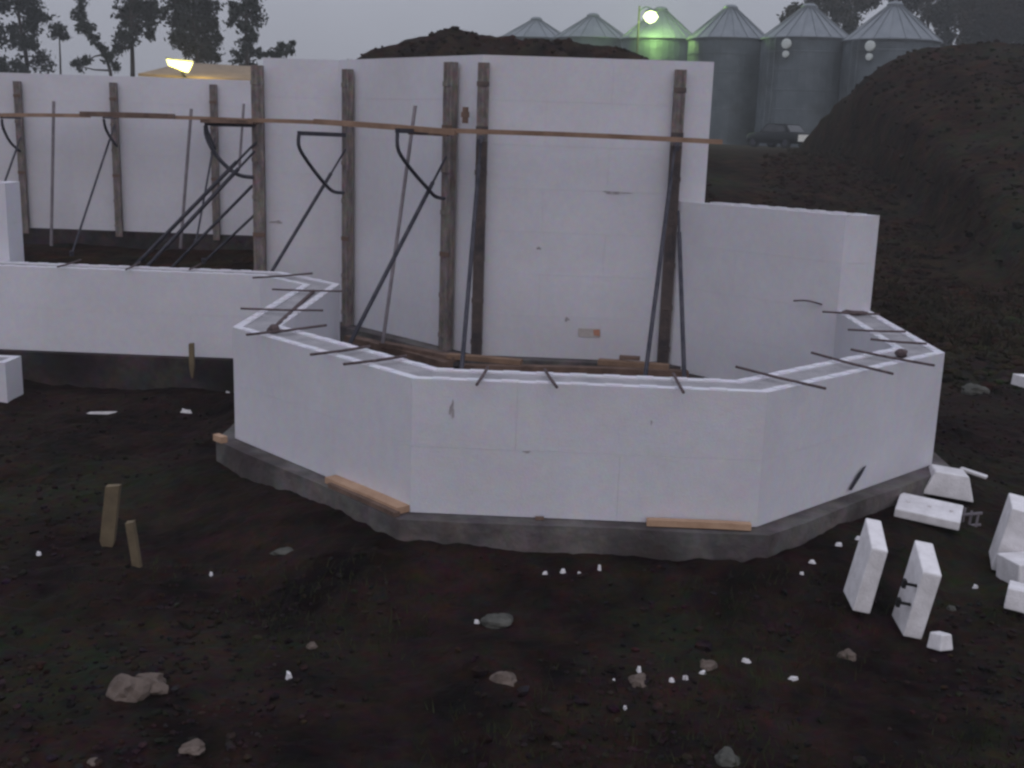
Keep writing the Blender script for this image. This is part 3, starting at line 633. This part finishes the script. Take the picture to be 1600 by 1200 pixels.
for lab, p, a, b in [
 ('white foam crumb right of the large left boulder', (-1.135, 4.847, -0.285), .042, .03),
 ('white foam crumb left of the farther grey stone', (-0.300, 5.542, -0.278), .035, .014),
 ('white foam crumb in the soil below the bay footing at left', (-1.842, 6.006, -0.285), .032, .014),
 ('small white crumb at the far left beyond the stakes', (-2.942, 6.247, -0.285), .035, .02),
 ('white foam chunk next to the left stone of the scrap row', (0.511, 5.064, -0.285), .036, .028),
 ('white foam chip in the middle of the scrap row', (0.656, 4.974, -0.285), .036, .014),
 ('white foam chip just right of the scrap row middle', (0.724, 5.020, -0.285), .034, .02),
 ('white flake under the round stone', (0.828, 5.123, -0.285), .05, .010),
 ('white foam flake right end of the scrap row, upper', (1.049, 5.228, -0.285), .048, .014),
 ('long thin white flake right of the scrap row', (1.253, 5.086, -0.285), .055, .010),
 ('white speck left end of the scrap row', (0.381, 4.921, -0.285), .022, .012),
 ('white speck below the scrap row', (0.417, 4.671, -0.285), .022, .012),
 ('white flake below the right front bay footing, upper', (1.783, 6.449, -0.148), .05, .014),
 ('white flake below the right front bay footing, lower', (1.576, 6.225, -0.150), .055, .014),
 ('white flake at the foot of the right front footing corner', (1.487, 6.079, -0.158), .03, .008),
 ('white flake in front of the bay footing, leftmost of the line', (0.048, 6.001, -0.167), .035, .012),
 ('white flake in front of the bay footing, second of the line', (0.148, 6.020, -0.163), .045, .018),
 ('white flake in front of the bay footing, third of the line', (0.238, 6.015, -0.164), .04, .016),
 ('white foam bit in front of the bay footing, right end of the line', (0.353, 6.042, -0.158), .03, .026),
 ('white chip in the grass left of the right foam pile', (2.558, 6.321, -0.285), .045, .012),
 ('long white strip on the mud below the low left wall', (-3.845, 9.603, -0.285), .35, .022),
 ('short white strip on the mud close to the bay corner', (-3.152, 9.695, -0.285), .13, .03),
 ('white fleck on the dark bank against the bay side', (-3.037, 10.565, -0.285), .07, .02),
 ('bright foam chip beside the left standing panel', (1.930, 6.579, -0.150), .04, .02)]:
    r = random.Random(int(abs(p[0])*1000)); z = gz(p[0], p[1])+.012
    pts = []; n = 7
    for i in range(n):
        t = i/n*6.283; q = r.uniform(.5, 1.35); pts.append((a*.42*q*math.cos(t), max(b*.6, .012)*q*math.sin(t)))
    vs_ = [(x, y, -.01) for x, y in pts]+[(x*r.uniform(.45, .9), y*r.uniform(.45, .9), b*r.uniform(.25, .9)) for x, y in pts]
    fs_ = [tuple(range(n))[::-1], tuple(range(n, 2*n))]+[(i, (i+1) % n, n+(i+1) % n, n+i) for i in range(n)]
    o = new('foam_crumb', vs_, fs_, FOAM2); o.location = (p[0], p[1], z); o.rotation_euler.z = r.uniform(-.4, .4); tag(o, lab, 'foam scrap', 'bits of white foam scattered on the soil')

# ------------------------------------------------------------------ grain bins
def grain_bin(label, x, y, r, eave, roof_h, zg, door=0, hatch=True):
    g = thing('grain_bin', label, 'grain bin', (x, y, zg), 'row of steel grain bins'); H = eave-zg; mb = MB()
    prof = []; n = int(H/.105)
    for i in range(n*2+1):
        prof.append((r+(.018 if i % 2 else 0), H*i/(n*2)))
    mb.lathe(prof, 40); mb.build('wall_sheet', ZINC, g, False)
    k = 1
    while k*1.12 < H: mb = MB(); mb.lathe([(r+.02, k*1.12-.03), (r+.035, k*1.12), (r+.02, k*1.12+.03)], 40); mb.build('seam_ring', ZINC, g, True); k += 1
    mb = MB(); mb.lathe([(r+.14, H-.05), (r+.14, H+.02), (.42, H+roof_h-.12), (.42, H+roof_h-.1)], 40); mb.build('roof', ZROOF, g)
    for i in range(20):
        t = 2*math.pi*i/20; c_, s_ = math.cos(t), math.sin(t); mb = MB()
        mb.beam((c_*(r+.12), s_*(r+.12), H+.05), (c_*.45, s_*.45, H+roof_h-.08), .05, .05); mb.build('roof_rib', ZROOF, g)
    mb = MB(); mb.lathe([(.46, H+roof_h-.14), (.48, H+roof_h+.02), (.30, H+roof_h+.16), (.001, H+roof_h+.2)], 20); mb.build('cap', ZROOF, g)
    th = math.atan2(-y, -x)
    if hatch:
        t = th-.42; c_, s_ = math.cos(t), math.sin(t); mb = MB()
        for q in (0,):
            mb.lathe([(.001, -.03), (.30, -.03), (.30, .12), (.24, .16), (.001, .18)], 12)
        o = mb.build('hatch', HATCH, g); o.location = (c_*(r+.03), s_*(r+.03), H-.42); o.rotation_euler = (0, R(90), t)
        mb = MB(); mb.lathe([(.001, -.03), (.20, -.03), (.20, .10), (.001, .13)], 12)
        o = mb.build('hatch', HATCH, g); o.location = (c_*(r+.03), s_*(r+.03), H-1.0); o.rotation_euler = (0, R(90), t)
        for s in (-.22, .22):
            tt = t-.35+s/r; mb = MB(); mb.beam((math.cos(tt)*(r+.12), math.sin(tt)*(r+.12), .3), (math.cos(tt)*(r+.12), math.sin(tt)*(r+.12), H), .05, .05); mb.build('ladder_rail', ZINC, g)
        mb = MB(); z = .5
        while z < H: mb.beam((math.cos(t-.35-.22/r)*(r+.12), math.sin(t-.35-.22/r)*(r+.12), z), (math.cos(t-.35+.22/r)*(r+.12), math.sin(t-.35+.22/r)*(r+.12), z), .03, .03); z += .35
        mb.build('ladder_rungs', ZINC, g)
    return g
HATCH = mat('hatch_pale', (.55, .60, .58), (.62, .66, .64), 3)
bins = [('farthest small grain bin, its roof peeking over the earth heap', (-1.720, 93.000, 9.218), (-1.782, 93.000, 10.895), 2.75, .0),
        ('second grain bin from the left, roof above the low end of the earth heap', (2.539, 88.000, 8.965), (2.451, 88.000, 10.819), 2.78, 0),
        ('grain bin lit green by the yard light, third from the left', (7.069, 83.000, 8.678), (6.936, 83.000, 10.889), 2.62, 0),
        ('grain bin just right of the tall wall, fourth from the left', (10.999, 77.000, 8.344), (10.840, 77.000, 10.507), 2.55, 0),
        ('grain bin with pale hatches above the parked car, fifth from the left', (15.161, 73.000, 8.167), (14.975, 73.000, 10.285), 2.68, 0),
        ('nearest and rightmost grain bin, half hidden by the spoil bank', (19.474, 70.000, 7.962), (19.241, 70.000, 10.200), 2.70, 0)]
for i, (lab, e, a, r, _) in enumerate(bins):
    grain_bin(lab, e[0], e[1], r, e[2], a[2]-e[2]-.15, 1.75, hatch=i > 3)

# ------------------------------------------------------------------ yard lights
LG = emit('lamp_green_white', (.88, 1, .50), 2.6); LY = emit('lamp_yellow', (1, .93, .30), 2.8)
def yard_light(label, head, zg, emm, lcol, power, r, arm, pm=BARK):
    x, y, z = head; t = thing('yard_light', label, 'yard light', (x+arm, y+.4, zg))
    mb = MB(); mb.tube([(0, 0, 0), (0, 0, z-zg+.5)], [.10, .06], 8); mb.build('pole', pm, t)
    mb = MB(); mb.tube(smooth_path([(0, 0, z-zg+.15), (-arm*.5, -.2, z-zg+.42), (-arm, -.4, z-zg+.32)]), .04, 8); mb.build('lamp_arm', ZINC, t)
    bm_ = MB(); bm_.lathe([(.001, .33), (.14, .31), (r*.8, .16), (r*.9, .12)], 14, (-arm, -.4, z-zg)); bm_.build('lamp_housing', ZINC, t, True)
    bm_ = MB(); bm_.lathe([(.001, r*.75), (r*.6, r*.55), (r, .0), (r*.6, -r*.6), (.001, -r*.85)], 14, (-arm, -.4, z-zg-r*.4)); bm_.build('lamp_globe', emm, t, True)
    l = bpy.data.lights.new('lamp_light', 'POINT'); l.energy = power; l.color = lcol; l.shadow_soft_size = r
    o = bpy.data.objects.new('lamp_light', l); col.objects.link(o); o.parent = t; o.location = (-arm, -.75, z-zg-r*.4)
    return t
yard_light('greenish white yard light glowing in front of the third grain bin', (6.125, 79.600, 10.112), 1.7, LG, (.55, 1, .25), 2300, .52, -.75)
# warm lamp on the low building at left
sh = (-13.717, 44.000, 3.994)
bd = thing('low_shed', 'low tan-roofed shed lit by a yellow lamp, showing over the far left wall', 'shed', (sh[0], 46, 1.6))
SHED = mat('shed_wall', (.19, .15, .11), (.27, .21, .15), 1.5, .9); SROOF = mat('shed_roof', (.22, .18, .16), (.32, .27, .24), 1, .8)
e0 = Vector((-15.773, 44.000, 3.767)); e1 = Vector((-11.000, 44.000, 3.728)); r0 = Vector((-14.714, 46.000, 4.330)); r1 = Vector((-11.493, 46.000, 4.210))
o_ = bd.location
mb = MB(); x0 = e0.x+.3-o_.x; x1 = e1.x+2-o_.x; zt = e0.z-1.65
mb.box((x0, -1.7, 0), (x1, 2.2, zt)); mb.build('wall', SHED, bd)
mb = MB(); q = [Vector((e0.x, 44, e0.z)), Vector((e1.x+2.3, 44, e1.z-.12)), Vector((r1.x+2.3, 46.3, r1.z)), Vector((r0.x, 46.3, r0.z)), Vector((e0.x, 48.6, e0.z)), Vector((e1.x+2.3, 48.6, e1.z-.12))]
q = [p_-o_ for p_ in q]; u = Vector((0, 0, .1))
mb.hexa([q[0], q[1], q[2], q[3], q[0]+u, q[1]+u, q[2]+u, q[3]+u]); mb.build('roof', SHED, bd)
mb = MB(); mb.hexa([q[3], q[2]-Vector((0,-.001,0)), q[5], q[4], q[3]+u, q[2]+u, q[5]+u, q[4]+u]); mb.build('roof', SROOF, bd)
lp = (-13.981, 43.400, 4.140)
t = thing('flood_lamp', 'bright yellow flood lamp at the roof edge of the low shed', 'lamp', lp)
mb = MB(); mb.hexa([(-.42,-.1,.02),(.30,-.1,-.22),(.30,.1,-.22),(-.42,.1,.02),(-.50,-.1,.26),(.50,-.1,.16),(.50,.1,.16),(-.50,.1,.26)]); o = mb.build('lamp_glass', LY, t); bv = o.modifiers.new('bevel', 'BEVEL'); bv.width = .05; bv.segments = 3
mb = MB(); mb.hexa([(-.52,-.05,.27),(.54,-.05,.17),(.54,.2,.17),(-.52,.2,.27),(-.5,-.05,.31),(.52,-.05,.21),(.52,.2,.21),(-.5,.2,.31)]); mb.build('lamp_hood', ZINC, t)
mb = MB(); mb.tube([(0,.1,-.15),(0,.55,-.35),(0,.6,-2.9)], .05, 6); mb.build('lamp_pole', ZINC, t)
l = bpy.data.lights.new('lamp_light', 'POINT'); l.energy = 190; l.color = (1, .75, .2); l.shadow_soft_size = .3
o = bpy.data.objects.new('lamp_light', l); col.objects.link(o); o.parent = t; o.location = (.3, -.45, .0)

# ------------------------------------------------------------------ parked car by the bins
ca = (11.499, 60.000, 1.762)
car = thing('parked_car', 'small dark car with a pale tail parked in front of the grain bins', 'car', (ca[0], 60, ca[2]), rz=R(-48))
BODY = mat('car_paint', (.005, .006, .008), None, rough=.6, spec=.2); GLASS = mat('car_glass', (.02, .022, .026), None, rough=.1, spec=.6); PALE = mat('tail_pale', (.75, .75, .68), (.82, .82, .75), 3, .5)
sec = [(-1.55,.32,.62,.70),(-1.35,.26,.72,.80),(-.75,.24,.78,.84),(.65,.24,.80,.84),(1.30,.26,.80,.80),(1.55,.34,.70,.74)]
mb = MB()
for x, z0_, z1_, hw in sec:
    mb.v += [Vector((x,-hw,z0_)), Vector((x,-hw-.02,(z0_+z1_)/2)), Vector((x,-hw+.06,z1_)), Vector((x,hw-.06,z1_)), Vector((x,hw+.02,(z0_+z1_)/2)), Vector((x,hw,z0_))]
for i in range(len(sec)-1):
    for k in range(6): mb.f.append((i*6+k, i*6+(k+1)%6, (i+1)*6+(k+1)%6, (i+1)*6+k))
mb.f += [tuple(range(6)), tuple(range(30, 36))[::-1]]; mb.build('body', BODY, car, True)
mb = MB(); mb.hexa([(-.72,-.72,.79),(1.1,-.72,.81),(1.1,.72,.81),(-.72,.72,.79),(-.35,-.6,1.2),(.75,-.6,1.22),(.75,.6,1.22),(-.35,.6,1.2)]); mb.build('cabin', BODY, car)
for s in (-1, 1):
    mb = MB(); mb.hexa([(-.55,s*.70,.84),(.2,s*.70,.84),(.2,s*.715,.84),(-.55,s*.715,.84),(-.3,s*.615,1.15),(.2,s*.615,1.15),(.2,s*.63,1.15),(-.3,s*.63,1.15)]); mb.build('side_window', GLASS, car)
    mb = MB(); mb.hexa([(.25,s*.70,.84),(.92,s*.70,.84),(.92,s*.715,.84),(.25,s*.715,.84),(.25,s*.615,1.15),(.68,s*.615,1.15),(.68,s*.63,1.15),(.25,s*.63,1.15)]); mb.build('side_window', GLASS, car)
mb = MB(); mb.hexa([(1.105,-.6,.84),(1.12,-.6,.84),(1.12,.6,.84),(1.105,.6,.84),(.80,-.52,1.17),(.815,-.52,1.17),(.815,.52,1.17),(.80,.52,1.17)]); mb.build('rear_window', GLASS, car)
mb = MB(); mb.hexa([(1.562,-.55,.38),(1.59,-.55,.38),(1.59,.45,.38),(1.562,.45,.38),(1.54,-.52,.72),(1.57,-.52,.72),(1.57,.42,.72),(1.54,.42,.72)]); mb.build('tail_panel', PALE, car)
for s in (-1, 1):
    for x in (-.98, 1.0):
        wm = MB(); wm.lathe([(.001,-.09),(.19,-.09),(.30,-.07),(.31,0),(.30,.07),(.19,.09),(.001,.09)], 18); wo = wm.build('wheel', DARKM, car); wo.location = (x, s*.74, .30); wo.rotation_euler.x = R(90)
        wm = MB(); wm.lathe([(.001,-.1),(.16,-.1),(.16,.1),(.001,.1)], 12); wm.build('rim', STEEL, wo)
    mb = MB(); mb.box((-1.57, s*.5-.12, .5), (-1.50, s*.5+.12, .62)); mb.build('headlight', PALE, car)

# ------------------------------------------------------------------ trees
def tree(label, trunk, blobs, m, leaf, dens, ddepth, group=None, tr=.16):
    """trunk: list of points, blobs: (centre, radius); leaves fill uneven clumps joined by limbs"""
    base = Vector(trunk[0]); t = thing('tree', label, 'tree', base, group)
    n = len(trunk); mb = MB(); tp = [Vector(p)-base for p in trunk]; sm = smooth_path(tp, 3); k = len(sm)
    mb.tube(sm, [tr*(1-.75*i/(k-1)) for i in range(k)], 7)
    rnd = random.Random(int(abs(base.x*77+base.y))); mb.build('trunk', BARK, t, True)
    lim = MB(); V = []; F_ = []
    for (c_, rad) in blobs:
        c_ = Vector(c_)-base+Vector((0, rnd.uniform(-ddepth, ddepth), 0))
        near = min(sm, key=lambda p: (p-c_+Vector((0,0,rad))).length)
        mid = near.lerp(c_, .5)+Vector((rnd.uniform(-.2,.2), 0, rnd.uniform(-.1,.3)))
        lim.tube([near, mid, c_], [.06, .04, .02], 5)
        for s in range(max(7, int(17*rad))):          # sub clumps give the uneven outline
            d = Vector((rnd.gauss(0,1), rnd.gauss(0,1), rnd.gauss(0,1))).normalized()*rad*rnd.uniform(.25,.95)
            sc_ = c_+Vector((d.x, d.y, d.z*.9)); sr_ = rad*rnd.uniform(.22,.46)
            lim.tube([c_, sc_], [.02, .01], 4)
            for q in range(int(dens*4*sr_*sr_)+14):
                v = Vector((rnd.gauss(0,.5), rnd.gauss(0,.5), rnd.gauss(0,.5)))*sr_*1.55+sc_
                a1 = Vector((rnd.gauss(0,1), rnd.gauss(0,1), rnd.gauss(0,1))).normalized(); a2 = a1.cross(Vector((rnd.gauss(0,1), rnd.gauss(0,1), rnd.gauss(0,1)))).normalized()
                ls = leaf*rnd.uniform(.6,1.3); b = len(V); V += [v-a1*ls, v-a2*ls*.5, v+a1*ls, v+a2*ls*.5]; F_.append((b, b+1, b+2, b+3))
    lim.build('limbs', BARK, t)
    me = bpy.data.meshes.new('crown'); me.from_pydata([tuple(v) for v in V], [], F_); me.materials.append(m)
    o = bpy.data.objects.new('crown', me); col.objects.link(o); o.parent = t; return t
GL = 'scraggly trees behind the far left wall'; GR = 'trees behind the grain bins'
PX = 62/1780
def bl(*l): return [(p, r*PX) for p, r in l]
D1 = 62
tree('dense dark tree at the left frame edge', [(-28.529, 62.000, 1.836), (-28.206, 62.000, 4.840), (-28.479, 62.000, 7.117), (-28.469, 62.000, 10.001)],
     bl(((-29.189, 62.000, 7.807),20),((-28.100, 62.000, 7.709),22),((-27.440, 62.000, 7.309),14),((-27.988, 62.000, 6.742),18),((-28.540, 62.000, 6.140),14),((-27.801, 62.000, 5.836),18),((-27.643, 62.000, 5.021),16),((-28.355, 62.000, 4.671),14),((-29.385, 62.000, 4.804),15),((-28.891, 62.000, 8.715),26),((-27.686, 62.000, 8.908),22),((-29.129, 62.000, 6.611),10),((-30.244, 62.000, 6.416),24),((-30.356, 62.000, 4.775),20)), LEAF, .13, 110, .8, GL)
tree('small thin tree with one round tuft beside the left edge tree', [(-26.928, 63.000, 1.896), (-26.815, 63.000, 5.272), (-26.809, 63.000, 6.665)], bl(((-26.774, 63.000, 6.666),14),((-27.011, 63.000, 6.791),8),((-26.542, 63.000, 6.441),7)), LEAF, .13, 110, .4, GL, .08)
tree('leaning tree with a narrow drooping crown', [(-23.191, 61.000, 1.999), (-23.348, 61.000, 4.608), (-23.872, 61.000, 5.721), (-24.595, 61.000, 6.819), (-24.750, 61.000, 8.399)],
     bl(((-24.611, 61.000, 7.835),12),((-24.643, 61.000, 7.200),13),((-24.501, 61.000, 6.663),12),((-24.153, 61.000, 6.193),9),((-23.769, 61.000, 5.756),11),((-23.384, 61.000, 5.318),13),((-23.201, 61.000, 4.871),8),((-24.899, 61.000, 4.787),11),((-24.682, 61.000, 5.053),8),((-24.637, 61.000, 8.654),14)), LEAF, .13, 120, .4, GL, .11)
tree('cone shaped tree left of the lamp', [(-22.597, 62.000, 2.027), (-22.511, 62.000, 5.013), (-22.487, 62.000, 7.291), (-22.443, 62.000, 9.215)],
     bl(((-22.453, 62.000, 8.128),17),((-23.054, 62.000, 7.597),14),((-21.895, 62.000, 7.630),17),((-22.494, 62.000, 7.129),20),((-23.098, 62.000, 6.561),14),((-22.495, 62.000, 6.254),15),((-23.332, 62.000, 5.904),11),((-21.276, 62.000, 7.809),12),((-21.235, 62.000, 7.069),10),((-22.419, 62.000, 8.961),17),((-21.798, 62.000, 6.600),9),((-21.382, 62.000, 8.607),10)), LEAF, .13, 130, .7, GL)
tree('widest dense tree behind the lamp', [(-19.126, 62.000, 2.138), (-19.043, 62.000, 5.118), (-19.183, 62.000, 7.387), (-19.110, 62.000, 9.942)],
     bl(((-19.740, 62.000, 8.078),22),((-18.621, 62.000, 8.110),20),((-20.204, 62.000, 7.357),16),((-19.259, 62.000, 7.127),24),((-18.306, 62.000, 7.155),16),((-19.623, 62.000, 6.340),20),((-18.670, 62.000, 6.270),20),((-18.687, 62.000, 5.619),17),((-19.298, 62.000, 5.764),12),((-20.672, 62.000, 7.601),11),((-20.233, 62.000, 6.451),11),((-18.086, 62.000, 6.450),9),((-19.200, 62.000, 9.146),26),((-20.219, 62.000, 8.959),16),((-18.193, 62.000, 8.952),16),((-18.169, 62.000, 5.863),8)), LEAF, .13, 130, .9, GL)
tree('tall narrow tree right of the lamp', [(-16.429, 62.000, 2.225), (-16.374, 62.000, 5.199), (-16.400, 62.000, 7.468), (-16.292, 62.000, 9.703)],
     bl(((-16.251, 62.000, 8.242),17),((-16.868, 62.000, 7.776),11),((-16.026, 62.000, 7.543),15),((-16.543, 62.000, 7.077),17),((-16.007, 62.000, 6.673),11),((-16.389, 62.000, 6.241),15),((-16.707, 62.000, 5.646),13),((-16.091, 62.000, 5.795),12),((-16.441, 62.000, 5.263),14),((-17.282, 62.000, 7.442),8),((-15.713, 62.000, 8.065),9),((-16.237, 62.000, 9.007),16),((-17.131, 62.000, 8.153),8)), LEAF, .13, 130, .6, GL)
tree('low bush showing over the wall right of the trees', [(-13.368, 58.000, 2.289), (-13.278, 58.000, 4.764), (-13.397, 58.000, 5.554)], bl(((-13.457, 58.000, 5.856),10),((-13.715, 58.000, 5.544),8),((-13.078, 58.000, 5.685),6),((-14.097, 58.000, 5.533),5),((-13.011, 58.000, 6.051),4),((-14.480, 58.000, 5.521),5)), LEAF, .11, 120, .3, GL, .06)
PX = 90/1780
tree('small tree tuft left of the fifth grain bin roof', [(18.924, 88.000, 3.112), (18.330, 88.000, 7.708), (17.410, 88.000, 11.297)], bl(((16.953, 88.000, 11.194),13),((17.526, 88.000, 11.568),13),((18.137, 88.000, 12.033),14),((18.931, 88.000, 12.501),16),((16.658, 88.000, 10.826),6)), LEAFR, .17, 60, .8, GR, .2)
tree('dark tree filling the gap between the two right grain bin roofs', [(22.259, 90.000, 3.226), (21.811, 90.000, 7.926), (21.322, 90.000, 12.061)], bl(((20.358, 90.000, 12.216),16),((21.451, 90.000, 11.699),20),((22.345, 90.000, 12.273),18),((21.547, 90.000, 10.694),17),((21.760, 90.000, 9.964),10),((21.218, 90.000, 13.150),24),((20.679, 90.000, 11.311),10),((23.159, 90.000, 12.660),15),((19.336, 90.000, 13.006),14)), LEAFR, .17, 70, 1.2, GR, .2)
tree('dark tree right of the rightmost grain bin roof', [(29.067, 92.000, 3.452), (28.537, 92.000, 8.242), (28.019, 92.000, 12.923)], bl(((26.836, 92.000, 12.703),18),((28.121, 92.000, 11.995),24),((29.217, 92.000, 10.858),22),((27.772, 92.000, 10.769),14),((29.513, 92.000, 12.501),20),((27.436, 92.000, 13.833),24),((25.573, 92.000, 13.224),14),((29.349, 92.000, 9.687),16)), LEAFR, .17, 75, 1.5, GR, .25)
tree('dark bushy tree on the skyline left of the right frame edge', [(32.279, 90.000, 3.550), (31.717, 90.000, 8.227), (31.167, 90.000, 12.798)], bl(((30.047, 90.000, 12.312),24),((31.511, 90.000, 11.899),26),((30.470, 90.000, 10.726),24),((32.159, 90.000, 10.455),22),((31.059, 90.000, 13.699),28),((30.132, 90.000, 9.567),16),((32.574, 90.000, 12.838),20),((31.595, 90.000, 9.242),16)), LEAFR, .17, 80, 1.6, GR, .25)
tree('dark tree at the upper right frame corner', [(34.049, 86.000, 3.594), (33.566, 86.000, 8.059), (32.915, 86.000, 12.417)], bl(((32.103, 86.000, 11.744),24),((33.250, 86.000, 11.560),26),((32.267, 86.000, 10.441),22),((33.655, 86.000, 10.175),24),((32.582, 86.000, 13.271),28),((32.190, 86.000, 9.254),16),((34.255, 86.000, 12.455),24),((33.351, 86.000, 9.025),16)), LEAFR, .17, 80, 1.6, GR, .25)

# ------------------------------------------------------------------ damp evening air
HZ = bpy.data.materials.new('haze'); HZ.use_nodes = True; t_ = HZ.node_tree; t_.nodes.clear()
vo = t_.nodes.new('ShaderNodeVolumePrincipled'); vo.inputs['Density'].default_value = .0017; vo.inputs['Color'].default_value = (.95, .97, 1.0, 1); vo.inputs['Anisotropy'].default_value = .2
mo = t_.nodes.new('ShaderNodeOutputMaterial'); t_.links.new(vo.outputs[0], mo.inputs['Volume'])
mb = MB(); mb.box((-340, -50, -2.5), (340, 430, 16)); hz = mb.build('haze', HZ); hz['kind'] = 'stuff'; hz['label'] = 'thin damp evening haze'; hz['category'] = 'haze'
